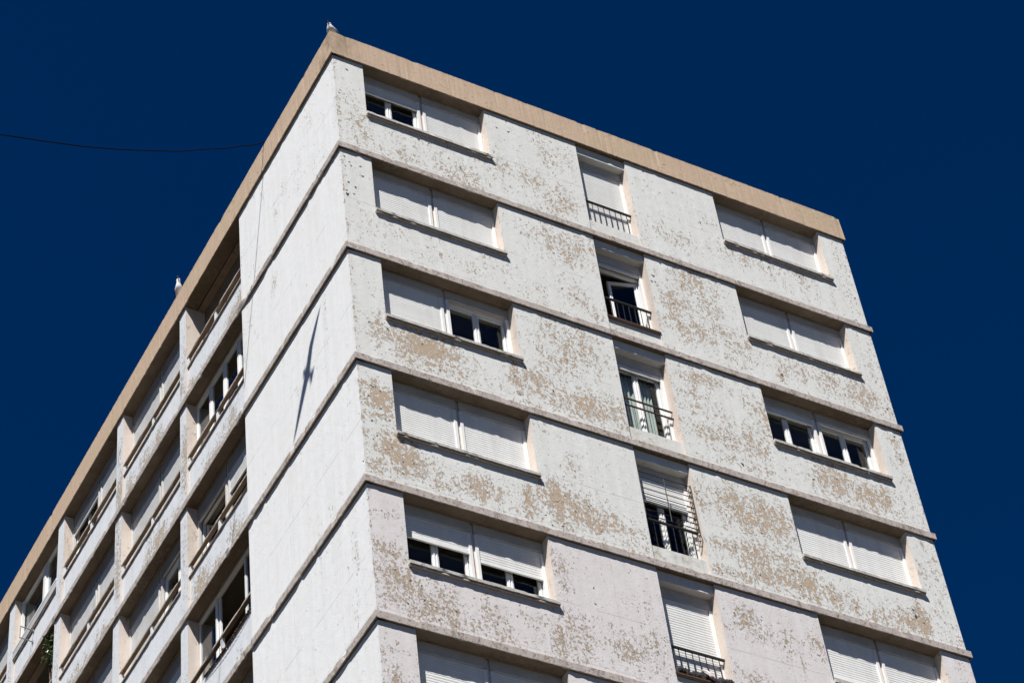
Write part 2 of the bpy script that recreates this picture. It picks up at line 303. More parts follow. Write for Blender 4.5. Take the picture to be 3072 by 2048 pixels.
def grid_wall(name, M, us, zs, holes, peel, mfun, mats, parent, depth=0.0, flakes=()):
    b = MB(M); vid = {}; att = []
    def vert(i, k):
        if (i, k) not in vid:
            vid[(i, k)] = b.p(us[i], depth, zs[k]); att.append(peel(us[i], zs[k]))
        return vid[(i, k)]
    for i in range(len(us) - 1):
        uc = (us[i] + us[i + 1]) / 2
        for k in range(len(zs) - 1):
            zc = (zs[k] + zs[k + 1]) / 2
            if any(h[0] < uc < h[1] and h[2] < zc < h[3] for h in holes): continue
            b.face((vert(i, k), vert(i + 1, k), vert(i + 1, k + 1), vert(i, k + 1)), mfun(uc, zc))
    rnd = random.Random(3)
    for (u, z, w) in flakes:          # curled tongues of paint standing off the wall
        if any(h[0] - .03 < u < h[1] + .03 and h[2] - .05 < z < h[3] + .05 for h in holes): continue
        w *= .5 if w > .05 else .8
        h = w * rnd.uniform(.35, .75); out = w * rnd.uniform(.22, .5); sg = rnd.choice((-1, -1, 1)); tl = rnd.uniform(-.35, .35) * w
        pr = None
        for k, (t, o) in enumerate(((0, .001), (.45, .35), (.85, .8), (1.0, 1.0))):
            ww = w * (.5 - .17 * t) * (1, 1.1, .9, .45)[k]
            c = (b.p(u - ww + tl * t, depth - o * out, z + sg * h * t + rnd.uniform(-.1, .1) * w * t), b.p(u + ww + tl * t, depth - o * out * .8, z + sg * h * t + rnd.uniform(-.1, .1) * w * t))
            att += [-1, -1]
            if pr: b.face((pr[0], pr[1], c[1], c[0]), mfun(u, z))
            pr = c
    b.a = att
    return b.build(name, mats, parent, recalc=False)

def lines(a, b, step, extra):
    n = max(1, round((b - a) / step))
    v = [a + (b - a) * i / n for i in range(n + 1)] + list(extra)
    v = sorted(set(round(q, 4) for q in v))
    out = [v[0]]
    for q in v[1:]:
        if q - out[-1] > .012: out.append(q)
        elif q in [round(e, 4) for e in extra]: out[-1] = q
    return out

NR = 6
COLS = [(.63, 3.255, 'wide'), (5.31, 6.445, 'narrow'), (8.525, 11.12, 'wide')]
holesR = []
for r in range(NR):
    zb = -H * r
    for (a, c, k) in COLS:
        if k == 'wide': holesR.append((a, c, zb + 1.19, zb + (ZT if r == 0 else H - HB)))
        else: holesR.append((a, c, zb, zb + (ZT if r == 0 else H - HB)))
ex_u = [c for h in holesR for c in h[:2]]; ex_z = [c for h in holesR for c in h[2:]]
zlow = -H * NR - .5
grid_wall('end_wall', MR, lines(0, W, .115, ex_u), [-G] + lines(zlow, ZT + .06, .115, ex_z + [-8.48]), holesR,
          peel_right, lambda u, z: 1 if z < -8.48 else 0, [M_WALL, M_PINK], B,
          flakes=FLAKES + [(random.gauss(X, rx * .7), random.gauss(Z, rz * .7), random.uniform(.02, .05)) for (X, Z, rx, rz, st) in PEEL for _ in range(int(st * 4))])

# long facade ------------------------------------------------------
BAYS = [(4.347, 7.02), (7.345, 10.38), (10.72, 13.79), (14.15, 16.83), (17.19, 20.25), (20.6, 23.65)]
PIERS = [(7.02, 7.345), (10.38, 10.72), (13.79, 14.15), (16.83, 17.19), (20.25, 20.6)]
NL = 5
holesL = []
for r in range(NL):
    zb = -H * r
    for (a, c) in BAYS: holesL.append((a, c, zb, zb + (ZT if r == 0 else H - HB)))
LPEEL = [(7.15, 1.3, .1, .5, .5), (7.25, .5, .15, .5, .62), (7.15, -1.6, .15, .7, .85), (7.2, -.7, .1, .3, .35), (7.2, -3.9, .1, .7, .52), (7.2, -5.2, .1, .3, .4),
         (10.55, 1.5, .12, .7, .5), (10.55, .5, .16, .5, .9), (10.55, -.7, .12, .6, .6), (10.55, -1.7, .14, .8, .8), (10.55, -2.4, .1, .3, .5),
         (13.95, .6, .12, .4, .5), (13.95, -.5, .12, .4, .3), (13.98, -1.5, .1, .5, .35), (17, .7, .1, .5, .45), (17, 0, .1, .5, .5),
         (7.1, -7.4, .1, .5, .35), (.02, 1.6, .05, 1.2, .5), (2.3, 1.3, .1, .3, .42), (2.7, 1.0, .08, .2, .5), (3.8, .55, .15, .3, .35), (4.25, 1.2, .08, .4, .35),
         (2.9, -.9, .1, .25, .55), (4.0, -.8, .1, .4, .38), (1.2, 2.0, .2, .4, .28), (.35, -6.3, .05, .4, .4), (1.0, -3.6, .04, .7, .5), (.5, -9.6, .07, .5, .55), (.6, -10.6, .07, .4, .5),
         (1.3, -8.3, .3, .5, .2), (4.25, -1.4, .08, .5, .4), (1.7, .8, .2, .5, .28), (3.2, 1.9, .15, .3, .3), (.9, .6, .2, .4, .26), (2.2, -4.4, .15, .2, .35)]
def peel_left(u, z):
    s = -.02
    for (X, Z, rx, rz, st) in LPEEL:
        a = abs(u - X) / (rx * 1.4); b = abs(z - Z) / (rz * 1.2)
        if a < 2 and b < 2: s = max(s, min(1, st * 1.1) * math.exp(-(a * a + b * b) * .75))
    if u < .05: s = max(s, .36)
    return s
ex_u = [c for h in holesL for c in h[:2]]; ex_z = [c for h in holesL for c in h[2:]]
grid_wall('long_wall', ML, lines(0, LEN, .12, ex_u), [-G] + lines(-H * NL - .5, ZT + .06, .12, ex_z), holesL,
          peel_left, lambda u, z: 0 if u < 4.36 else 1, [M_WALL2, M_PIER], B)
b = MB(); b.quad([(W, 0, -G), (W, LEN, -G), (W, LEN, ZT + .06), (W, 0, ZT + .06)]); b.build('side_wall', M_WALL, B)
b = MB(); b.quad([(0, LEN, -G), (W, LEN, -G), (W, LEN, ZT + .06), (0, LEN, ZT + .06)]); b.build('rear_wall', M_WALL, B)

# rough edged strips (bands, fascia, sills, copings) ----------------
def rough_bar(name, path, z0, z1, inner, mats, parent, M=MR, seg=.07, jit=.0035, chips=(), top_ch=.012, mfun=None, closed_ends=True, dz=0., under=True):
    """path: list of (u, d, out_u, out_d) outer corner points with outward normals of mitre"""
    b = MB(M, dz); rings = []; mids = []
    mats = list(mats) if isinstance(mats, (list, tuple)) else [mats]
    nm = len(mats); mats = mats + [M_SHADE]  # last slot: painted shade for the underside faces
    for (A, C) in zip(path, path[1:]):
        n = max(1, int(math.dist(A[:2], C[:2]) / seg))
        for i in range(n + (1 if C is path[-1] else 0)):
            t = i / n
            u = A[0] + (C[0] - A[0]) * t; d = A[1] + (C[1] - A[1]) * t
            ou, od = A[2], A[3]
            if i == 0: pass
            elif i == n: ou, od = C[2], C[3]
            else:
                # normal of this segment
                su, sd = C[0] - A[0], C[1] - A[1]; L = math.hypot(su, sd)
                ou, od = sd / L, -su / L
                if ou * (A[2]) + od * (A[3]) < 0: ou, od = -ou, -od
            j = lambda: random.gauss(0, jit)
            cb = ct = 0.
            for (cu, cd, ln, dp, where) in chips:
                q = math.hypot(u - cu, d - cd)
                if q < ln:
                    w = (1 - (q / ln) ** 2) * dp * random.uniform(.6, 1.15)
                    if where == 'b': cb = max(cb, w)
                    else: ct = max(ct, w)
            e1, e2, e3, e4 = abs(j()) + ct, abs(j()) + ct * .7, abs(j()) + cb, abs(j()) + cb * .7
            P3 = lambda off, z: b.p(u - ou * off, d - od * off, z)
            rings.append([P3(inner, z1), P3(top_ch + e1, z1), P3(e1 * .6, z1 - top_ch - e2), P3(e3 * .6, z0 + e4), P3(.012 + e3, z0), P3(inner, z0)])
            mids.append((u, d))
    for i, (A, C) in enumerate(zip(rings, rings[1:])):
        mi = mfun(*mids[i]) if mfun else 0
        for k in range(6):
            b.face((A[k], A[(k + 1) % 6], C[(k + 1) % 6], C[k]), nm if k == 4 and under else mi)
    if closed_ends: b.face(rings[0]); b.face(rings[-1][::-1])
    return b.build(name, mats, parent)

def ring_path(p):
    return [(-p, LEN, -1, 0), (-p, -p, -1, -1), (W + p, -p, 1, -1), (W + p, LEN, 1, 0)]
def edge_chips(seed, n_left, n_right):
    rnd = random.Random(seed); out = []
    for i in range(n_left): out.append((-P, rnd.uniform(.3, 18), rnd.uniform(.04, .13), rnd.uniform(.010, .040), rnd.choice('bt')))
    for i in range(n_right): out.append((rnd.uniform(0, W), -P, rnd.uniform(.03, .12), rnd.uniform(.006, .022), rnd.choice('bbt')))
    return out
for r in range(0, NR + 7):
    zb = -H * r
    ch = edge_chips(100 + r, 38 if r < 6 else 0, 30 if r < 6 else 0)
    if r == 0: ch += [(-P, 4.3, .35, .05, 'b'), (-P, 4.0, .2, .04, 't'), (-P, 3.1, .16, .045, 'b')]
    if r == 3: ch += [(-P, 3.4, .12, .05, 't')]
    rough_bar('floor_band', ring_path(P), zb - HB, zb, .22, [M_BAND, M_BANDL], B, chips=ch, seg=.045 if r < 6 else 1.,
              mfun=lambda u, d: 1 if u < -.01 else 0, closed_ends=True)
ch = [(rnd_u, -P, random.uniform(.05, .12), random.uniform(.008, .02), random.choice('bt')) for rnd_u in [random.uniform(0, W) for _ in range(16)]]
ch += [(-P, random.uniform(0, 18), random.uniform(.04, .16), random.uniform(.006, .02), random.choice('bbbbt')) for _ in range(34)]
ch += [(W + P, -P, .14, .03, 't'), (5.9, -P, .05, .018, 't')]
rough_bar('roof_fascia', ring_path(P + .002), ZT, ZF, .30, M_FASCIA, B, chips=ch, jit=.0035, seg=.05)

# slabs, roof and dim rooms behind
for r in range(0, NR):
    zb = -H * r
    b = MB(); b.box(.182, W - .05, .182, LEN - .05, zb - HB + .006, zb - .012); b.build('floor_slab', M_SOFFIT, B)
    b = MB(); b.box(.33, W - .33, .33, LEN - .33, zb - HB + .001, zb - HB + .0055); b.build('ceiling_shade_sheet', M_DARK, B)  # dark sheet under the slab, painting in the gloom indoors
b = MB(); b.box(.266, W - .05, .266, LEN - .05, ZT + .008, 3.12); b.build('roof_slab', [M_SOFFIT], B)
b = MB(); b.box(.45, W - .45, .45, LEN - .45, ZT + .002, ZT + .007); b.build('ceiling_shade_sheet', M_DARK, B)
b = MB(); b.box(.3, W - .3, .3, LEN - .3, 3.121, 3.2); b.build('roof_deck', M_ROOF, B)
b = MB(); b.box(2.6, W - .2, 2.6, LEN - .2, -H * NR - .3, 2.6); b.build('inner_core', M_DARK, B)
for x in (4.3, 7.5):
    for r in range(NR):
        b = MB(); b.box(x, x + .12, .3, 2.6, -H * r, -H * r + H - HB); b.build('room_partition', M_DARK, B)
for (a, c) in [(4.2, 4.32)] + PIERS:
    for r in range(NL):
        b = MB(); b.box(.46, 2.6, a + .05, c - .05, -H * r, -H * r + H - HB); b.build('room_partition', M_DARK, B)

# ------------------------------------------------------------------ windows
def slats(name, u0, u1, z0, z1, d, pitch, parent, M, dz, bar=True):
    b = MB(M, dz); rows = []
    z = z1; prof = ((0, .0035), (.10, .000), (.35, -.002), (.65, -.002), (.90, .000), (1., .0035))
    while z > z0 + .05 + pitch * .5:
        for (t, o) in prof[:-1]: rows.append((z - pitch * t, d + o))
        z -= pitch
    rows.append((z, d + .0035))
    pr = None
    for (zz, dd) in rows:
        c = (b.p(u0, dd, zz), b.p(u1, dd, zz))
        if pr: b.face((pr[0], pr[1], c[1], c[0]))
        pr = c
    if bar: b.box(u0, u1, d - .012, d + .02, z0, z)
    return b.build(name, M_SHUT if M is MR else M_SHUT_LONG, parent)

def sash(parent, u0, u1, z0, z1, d, M, dz, mat=None, t=.058, name='sash'):
    b = MB(M, dz); mat = mat or M_PVC
    for (a, c, e, f) in ((u0, u0 + t, z0, z1), (u1 - t, u1, z0, z1), (u0 + t, u1 - t, z1 - t, z1), (u0 + t, u1 - t, z0, z0 + t)):
        b.box(a, c, d, d + .045, e, f)
    # raised beads
    for (a, c, e, f) in ((u0 + .012, u0 + .034, z0 + .02, z1 - .02), (u1 - .034, u1 - .012, z0 + .02, z1 - .02)):
        b.box(a, c, d - .014, d - .0005, e, f)
    o = b.build(name, mat, parent, bevel=.004)
    g = MB(M, dz); g.box(u0 + t - .005, u1 - t + .005, d + .018, d + .026, z0 + t - .005, z1 - t + .005)
    g.build('window_pane', M_GLASS, parent)
    return o

def shutter_unit(parent, u0, u1, z0, zbox, ztop, d, M, dz, state, pitch=.052, st=.058, left_st=True, right_st=True):
    """state: None -> no shutter, 0..1 lowered fraction or absolute bottom height given as ('z', value)"""
    b = MB(M, dz); b.box(u0, u1, d, d + .28, zbox, ztop - .004)
    b.box(u0 + .01, u1 - .01, d + .03, d + .1, zbox - .02, zbox - .001)
    b.build('shutter_box', M_BOX if M is MR else M_BOX_LONG, parent, bevel=.004)
    for e in (u0, u1 - st):
        b = MB(M, dz); b.box(e, e + st, d - .002, d + .055, z0, zbox - .021)
        b.build('shutter_rail', M_PVC if M is MR else M_RAIL_LONG, parent, bevel=.003)
    if state is not None:
        slats('roller_shutter', u0 + st * .9, u1 - st * .9, max(z0, state), zbox - .004, d + .02, pitch, parent, M, dz)

def glazing(parent, u0, u1, z0, z1, d, M, dz, n=2):
    b = MB(M, dz); t = .04
    b.box(u0, u0 + t, d - .01, d + .06, z0, z1); b.box(u1 - t, u1, d - .01, d + .06, z0, z1)
    b.box(u0 + t, u1 - t, d - .01, d + .06, z1 - t, z1); b.box(u0 + t, u1 - t, d - .01, d + .06, z0, z0 + t)
    b.build('window_frame', M_PVC, parent, bevel=.003)
    w = (u1 - u0 - 2 * t) / n
    for i in range(n):
        sash(parent, u0 + t + w * i + .001, u0 + t + w * (i + 1) - .001, z0 + t + .002, z1 - t - .002, d + .004, M, dz)

def reveal(parent, u0, u1, z0, z1, dp, M, dz, top=False, bottom=True, d0=.0005):
    n = 7
    for u in (u0, u1):
        b = MB(M, dz); pr = None
        for i in range(n + 1):
            a = z0 + (z1 - z0) * i / n
            c = (b.p(u, d0, a), b.p(u, dp, a))
            if pr: b.face((pr[0], pr[1], c[1], c[0]))
            pr = c
        b.a = [random.choice((-.1, .0, .12, .3)) for _ in b.v]
        b.build('window_reveal', M_REVEAL, parent, recalc=False)
    if bottom:
        b = MB(M, dz); b.quad([(u0, d0, z0), (u1, d0, z0), (u1, dp, z0), (u0, dp, z0)]); b.build('sill_bed', M_REVEAL, parent, recalc=False)
    if top:
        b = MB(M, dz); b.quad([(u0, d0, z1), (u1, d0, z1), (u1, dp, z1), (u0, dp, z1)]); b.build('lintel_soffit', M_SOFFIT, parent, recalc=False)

WD = .20
def wide_window(u0, u1, r, sl, sr, open_r=False, glaze=(True, True), seed=0):
    dz = -H * r; ztop = (ZT + .001 if r == 0 else H - HB)
    mid = u0 + 1.325
    w = MB(MR, dz); w.box(mid - .03, mid + .03, .236, .30, 1.19, ztop)
    w = w.build('window', M_MULL, B, bevel=.003)
    tag(w, None)
    rnd = random.Random(seed)
    zbox = ztop - .205
    shutter_unit(w, u0 + .002, mid - .031, 1.19, zbox, ztop, WD, MR, dz, sl)
    shutter_unit(w, mid + .031, u1 - .002, 1.19, zbox, ztop, WD, MR, dz, sr)
    if glaze[0]: glazing(w, u0 + .02, mid - .04, 1.19, zbox - .01, .285, MR, dz)
    if glaze[1]: glazing(w, mid + .04, u1 - .02, 1.19, zbox - .01, .285, MR, dz)
    reveal(w, u0, u1, 1.19, ztop, .5, MR, dz)
    chips = [(rnd.uniform(u0, u1), -.076, rnd.uniform(.03, .1), rnd.uniform(.008, .03), rnd.choice('bbt')) for _ in range(7)]
    rough_bar('window_sill', [(u0 - .02, -.076, 0, -1), (u1 + .012, -.076, 0, -1)], 1.120, 1.195, .30, M_SILL, w, chips=chips, seg=.05, jit=.003, dz=dz)
    b = MB(MR, dz); b.box(u0 - .012, u1 + .006, -.052, -.001, 1.094, 1.119); b.build('sill_lip', M_COPE, w)

FULL = 1.2
right_states = {
    (0, 0): (2.17, FULL, (1, 0)), (0, 1): (FULL, FULL, (0, 0)), (0, 2): (FULL, None, (0, 1)), (0, 3): (FULL, FULL, (0, 0)), (0, 4): (1.955, 1.835, (1, 1)), (0, 5): (FULL, FULL, (0, 0)),
    (2, 0): (FULL, FULL, (0, 0)), (2, 1): (FULL, FULL, (0, 0)), (2, 2): (2.255, 2.375, (1, 1)), (2, 3): (FULL, FULL, (0, 0)), (2, 4): (1.50, 1.46, (1, 1)), (2, 5): (FULL, FULL, (0, 0))}
for (c, r), (sl, sr, gl) in right_states.items():
    wide_window(COLS[c][0], COLS[c][1], r, sl, sr, glaze=gl, seed=c * 10 + r)

def narrow_window(r, state, rails, mode):
    u0, u1 = COLS[1][:2]; dz = -H * r
    w = MB(MR, dz)
    w.box(u0 + .001, u1 - .001, .035, .32, 0.001, .385)
    w = w.build('window', M_PANEL, B, bevel=.004)
    reveal(w, u0, u1, 0, ZT + .02 if r == 0 else H - HB + .012, .5, MR, dz, bottom=False)
    b = MB(MR, dz); b.box(u0 + .001, u1 - .001, .05, .34, 2.44, ZT + .018 if r == 0 else H - HB + .011); b.build('lintel', [M_WALL, M_PINK][r > 3], w)
    shutter_unit(w, u0 + .002, u1 - .002, .386, 2.235, 2.44, WD, MR, dz, state, pitch=.054, st=.062)
    if mode == 'glazed':
        glazing(w, u0 + .03, u1 - .03, .386, 2.22, .285, MR, dz)
    if mode == 'open':
        b = MB(MR, dz); t = .045
        b.box(u0 + .02, u0 + .02 + t, .275, .335, .386, 2.13); b.box(u1 - .02 - t, u1 - .02, .275, .335, .386, 2.13)
        b.box(u0 + .02 + t, u1 - .02 - t, .275, .335, 2.13 - t, 2.13); b.box(u0 + .02, u1 - .02, .275, .33, 2.131, 2.234)
        b.build('window_frame', M_PVC, w, bevel=.003)
        ang = math.radians(15); px = u1 - .07; ca, sa = math.cos(ang), math.sin(ang)
        def MS(u, d, z): return (px - (u) * ca - (d) * sa * -1, .31 + u * sa + d * ca, z)
        sash(w, 0, .60, .41, 2.06, 0, MS, dz, t=.07)
        # dark transom of the open leaf on the far side
        def MS2(u, d, z): return (u0 + .07 + d, .33 + u, z)
        sash(w, 0, .5, .41, 2.08, 0, MS2, dz)
    if rails:
        b = MB(MR, dz)
        zr = 1.10
        mat = M_IRON
        if rails == 'double':
            mat = M_RUST
            b.box(u0 - .002, u1 + .002, .13, .158, 1.24, 1.262); b.box(u0 - .002, u1 + .002, .13, .158, 1.068, 1.09)
            ub = [5.47, 5.62, 5.92, 6.04, 6.16, 6.3]
            for u in ub: b.tube([(u, .145, .386), (u, .145, 1.068)], .006, 6)
        else:
            b.box(u0 - .002, u1 + .002, .128, .166, zr - .004, zr + .03)
            for i in range(8):
                u = u0 + .12 + i * .129
                b.box(u - .0055, u + .0055, .141, .152, .386, zr - .005)
        b.build('balustrade', mat, w)
    return w

n0 = narrow_window(0, .39, 'bars', 'shut')
n1 = narrow_window(1, 2.13, 'bars', 'open')
n2 = narrow_window(2, 2.10, 'double', 'glazed')
n3 = narrow_window(3, 1.62, 'bars', 'glazed')
n4 = narrow_window(4, .39, 'bars', 'shut')
n5 = narrow_window(5, .39, 'bars', 'shut')
for (w, dz) in ((n1, -H), (n4, -4 * H)):
    rough_bar('sill_board', [(5.30, -.025, 0, -1), (6.452, -.025, 0, -1)], .39, .425, .2, M_BROWN, w, seg=.06, jit=.002, dz=dz, top_ch=.004)
for (w_, t_) in ((n1, 'narrow window with its shutter up and one leaf turned inward'), (n2, 'narrow glazed window with curtains behind two rusty rails'), (n3, 'narrow window behind a black security grille, shutter half down'), (n4, 'lowest narrow window, shutter down, dark blanket on its sill')): w_['label'] = t_
# security grille on the fourth narrow window
b = MB(MR, -3 * H)
gu0, gu1, gd = 5.345, 6.41, .035
zs_ = [2.10 - .126 * i for i in range(9)]
for z in zs_: b.tube([(gu0, gd, z), (gu1, gd, z)], .0075, 6)
b.tube([(gu0, gd, 2.14), (gu0, gd, 1.06)], .009, 6); b.tube([(gu1, gd, 2.14), (gu1, gd, 1.06)], .010, 6); b.tube([(5.86, gd, 2.10), (5.86, gd, 1.09)], .009, 6)
for z in (2.0, 1.72, 1.44, 1.15):
    b.tube([(gu1, gd, z), (gu1 + .03, gd + .12, z), (gu1 + .034, gd + .15, z - .03)], .006, 6)
for i in range(11): b.tube([(gu1 - .005, gd + .005, 2.1 - .126 * i), (6.44, .17, 2.1 - .126 * i)], .0055, 6)
b.tube([(gu1, gd, 1.06), (gu1 + .02, gd - .01, .86), (6.43, .12, .66), (6.44, .17, .64)], .006, 6)
b.build('security_grille', M_IRON, n3)

# curtains behind the third narrow window ---------------------------
def curtain(u0, u1, z0, z1, d, r, label, ph):
    b = MB(MR, -H * r); n = 44; m = 6; g = []
    for k in range(m + 1):
        z = z0 + (z1 - z0) * k / m; row = []
        for i in range(n + 1):
            t = i / n; pinch = 1 - .25 * (k / m)
            u = u0 + (u1 - u0) * t + .012 * math.sin(z * 2 + ph)
            row.append(b.p(u, d + .022 * math.sin(t * 30 + ph + .4 * math.sin(z * 2)) * pinch, z))
        g.append(row)
    for k in range(m):
        for i in range(n): b.face((g[k][i], g[k][i + 1], g[k + 1][i + 1], g[k + 1][i]))
    o = b.build('curtain', M_CURT, None, smooth=True, recalc=False)
    s = o.modifiers.new('thick', 'SOLIDIFY'); s.thickness = .004
    tag(o, label, 'curtain', 'curtains in the narrow window with two rusty rails')
curtain(5.36, 5.86, .4, 2.2, .40, 2, 'pale green curtain on the left, behind two rusty rails', 0)
curtain(5.95, 6.26, .4, 2.2, .40, 2, 'pale green curtain on the right, drawn aside behind two rusty rails', 2)

# ------------------------------------------------------------------ long facade bays
LD = .21
def bay(i, r, kind, near=None, far=None):
    a, c = BAYS[i]; dz = -H * r; ztop = (ZT + .001 if r == 0 else H - HB); mid = (a + c) / 2 - .03
    rnd = random.Random(i * 17 + r * 5 + 3)
    # parapet wall with its own patches of lost paint
    pts = []
    clean = (i, r) in ((0, 3), (3, 0), (1, 2), (2, 0))
    for q in range(0 if clean else 6):
        pts.append((rnd.uniform(a, c), rnd.uniform(.0, .40), rnd.uniform(.14, .38), rnd.uniform(.16, .36), rnd.uniform(.7, 1.1)))
    if clean: pts.append((rnd.uniform(a, c), .15, .1, .2, .35))
    us = lines(a, c, .1, []); zs = lines(dz - .001, dz + .858, .1, [])
    def pe(u, z):
        s = .0 if not clean else -.08
        for (X, Z, rx, rz, st) in pts:
            e = ((u - X) / rx) ** 2 + ((z - dz - Z) / rz) ** 2
            if e < 6: s = max(s, st * math.exp(-e * .7))
        return s
    sp = grid_wall('parapet_wall', ML, us, zs, [], pe, lambda u, z: 0, [M_PIER], B, depth=.05)
    b = MB(ML, dz); b.box(a, c, .20, .30, 0, 1.16); b.build('inner_parapet', M_SHADE, sp)  # dark material paints in the shade behind the gap
    ch = lambda f: [(rnd.uniform(a, c), f, rnd.uniform(.05, .2), rnd.uniform(.006, .025), rnd.choice('bbt')) for _ in range(5)]
    if kind != 'panelled':
        rough_bar('parapet_coping', [(a + .001, .012, 0, -1), (c - .001, .012, 0, -1)], 1.145, 1.20, .085, M_COPE, sp, M=ML, chips=ch(.012), seg=.06, dz=dz)
        for (e, f) in ((mid - .03, mid + .035), (a + .001, a + .05), (c - .05, c - .001)):
            b = MB(ML, dz); b.box(e, f, .03, .085, .905, 1.144); b.build('parapet_post', M_PIER, sp)
    else:
        b = MB(ML, dz); b.box(a + .001, c - .001, -.002, .06, .905, 1.10); b.build('infill_panel', M_SIDING, sp)
        b = MB(ML, dz); b.box(a + .001, c - .001, -.008, .16, 1.10, 1.15); b.build('parapet_coping', M_PVC, sp)
    if not (i == 0 and r == 3):
        rough_bar('parapet_ledge', [(a + .001, .013, 0, -1), (c - .001, .013, 0, -1)], .858, .902, .12, M_COPE, sp, M=ML, chips=ch(.013), seg=.06, dz=dz)
    w = MB(ML, dz)
    if kind == 'loggia':
        w.box(a, c, .42, .46, 0, ztop); w = w.build('loggia_back_wall', M_SHADE, B)  # recess shade put into the wall's dark colour
        reveal(w, a, c, 0, ztop, .5, ML, dz, bottom=False); return
    if kind == 'dark':
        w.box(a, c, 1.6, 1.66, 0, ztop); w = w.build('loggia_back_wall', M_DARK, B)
        reveal(w, a, c, 0, ztop, .5, ML, dz, bottom=False); return
    if kind in ('shutters',):
        w.box(mid - .035, mid + .035, LD + .02, LD + .09, 1.16, ztop)
        w = w.build('window', M_MULL, B, bevel=.003)
        zbox = ztop - .29
        shutter_unit(w, a + .002, mid - .036, 1.16, zbox, ztop, LD, ML, dz, near, pitch=.052)
        shutter_unit(w, mid + .036, c - .002, 1.16, zbox, ztop, LD, ML, dz, far, pitch=.052)
        if near is None or near > 1.3: glazing(w, a + .02, mid - .05, 1.16, zbox - .01, LD + .08, ML, dz)
        if far is None or far > 1.3: glazing(w, mid + .05, c - .02, 1.16, zbox - .01, LD + .08, ML, dz)
    elif kind == 'casement':
        w.box(a, c, LD, LD + .05, ztop - .05, ztop - .002)
        w = w.build('window', M_PVC, B, bevel=.003)
        n = 4; q = (c - a) / n
        for k in range(n): sash(w, a + q * k + .002, a + q * (k + 1) - .002, 1.162, ztop - .052, LD + .01, ML, dz, t=.075)
    elif kind == 'openleaf':
        w.box(mid - .035, mid + .035, LD + .02, LD + .09, 1.16, ztop); w = w.build('window', M_MULL, B, bevel=.003)
        zbox = ztop - .29
        shutter_unit(w, a + .002, mid - .036, 1.16, zbox, ztop, LD, ML, dz, near, pitch=.052)
        shutter_unit(w, mid + .036, c - .002, 1.16, zbox, ztop, LD, ML, dz, zbox - .09, pitch=.052)
        b = MB(ML, dz); u0, u1 = mid + .05, c - .02; t = .05
        b.box(u0, u0 + t, LD + .08, LD + .14, 1.16, zbox); b.box(u1 - t, u1, LD + .08, LD + .14, 1.16, zbox); b.box(u0 + t, u1 - t, LD + .08, LD + .14, zbox - .09, zbox)
        b.build('window_frame', M_PVC, w)
        def MS(u, d, z): return (LD + .16 + u * .97, u1 - .06 - u * .2 + d, z)
        sash(w, 0, .55, 1.18, zbox - .1, 0, MS, dz)
    elif kind == 'sliding':
        zt = ztop - .06
        w.box(a, c, LD, LD + .07, zt, ztop - .002); w = w.build('window', M_PVC, B, bevel=.003)
        # leaves seen parted, open in the middle
        for (u0, u1, d) in ((a + .002, a + .68, LD + .004), (c - .78, c - .02, LD + .004)):
            b = MB(ML, dz); t = .045
            b.box(u0, u0 + t, d, d + .04, 1.16, zt - .001); b.box(u1 - t, u1, d, d + .04, 1.16, zt - .001); b.box(u0 + t, u1 - t, d, d + .04, zt - .04, zt - .001)
            b.build('sash', M_PVC, w)
            g = MB(ML, dz); g.box(u0 + t, u1 - t, d + .016, d + .022, 1.16, zt - .041); g.build('window_pane', M_GLASS, w)
        b = MB(ML, dz); b.box(c - .85, c - .785, LD + .05, LD + .085, 1.16, zt); b.build('sash', M_PVC, w)
    elif kind == 'panelled':
        zt = ztop - .04; m = a + 1.27
        w.box(a, c, LD - .03, LD + .05, zt, ztop - .002); w.box(m - .07, m + .06, LD - .05, LD + .05, 1.151, zt - .001)
        w = w.build('window', M_PVC, B, bevel=.003)
        for (u0, u1) in ((a + .002, m - .072), (m + .062, c - .002)):
            b = MB(ML, dz); t = .05
            b.box(u0, u0 + t, LD, LD + .04, 1.151, zt - .001); b.box(u1 - t, u1, LD, LD + .04, 1.151, zt - .001); b.box(u0 + t, u1 - t, LD, LD + .04, zt - .045, zt - .001)
            b.build('sash', M_PVC, w)
            g = MB(ML, dz); g.box(u0 + t, u1 - t, LD + .016, LD + .022, 1.151, zt - .046); g.build('window_pane', M_GLASS, w)
        b = MB(ML, dz); b.box(c - .09, c - .003, LD - .06, LD - .002, 1.151, zt - .001); b.build('window_frame', M_PVC, w)
    reveal(w, a, c, 0, ztop, .5, ML, dz, bottom=False)

bay_kinds = {
    (0, 0): ('loggia',), (1, 0): ('shutters', FULL, FULL), (2, 0): ('shutters', FULL, 2.08), (3, 0): ('panelled',), (4, 0): ('shutters', FULL, FULL), (5, 0): ('shutters', FULL, FULL),
    (0, 1): ('casement',), (1, 1): ('shutters', FULL, FULL), (2, 1): ('shutters', FULL, FULL), (3, 1): ('dark',), (4, 1): ('shutters', FULL, 1.7), (5, 1): ('shutters', FULL, FULL),
    (0, 2): ('openleaf', 1.80), (1, 2): ('shutters', 2.34, FULL), (2, 2): ('shutters', FULL, FULL), (3, 2): ('shutters', FULL, FULL), (4, 2): ('shutters', FULL, FULL), (5, 2): ('shutters', FULL, FULL),
    (0, 3): ('sliding',), (1, 3): ('shutters', FULL, FULL), (2, 3): ('shutters', 1.9, FULL), (3, 3): ('shutters', FULL, FULL), (4, 3): ('shutters', FULL, FULL), (5, 3): ('shutters', FULL, FULL),
    (0, 4): ('shutters', FULL, FULL), (1, 4): ('shutters', FULL, FULL), (2, 4): ('shutters', FULL, FULL), (3, 4): ('shutters', FULL, FULL), (4, 4): ('shutters', FULL, FULL), (5, 4): ('shutters', FULL, FULL)}
for (i, r), a in bay_kinds.items(): bay(i, r, *a)

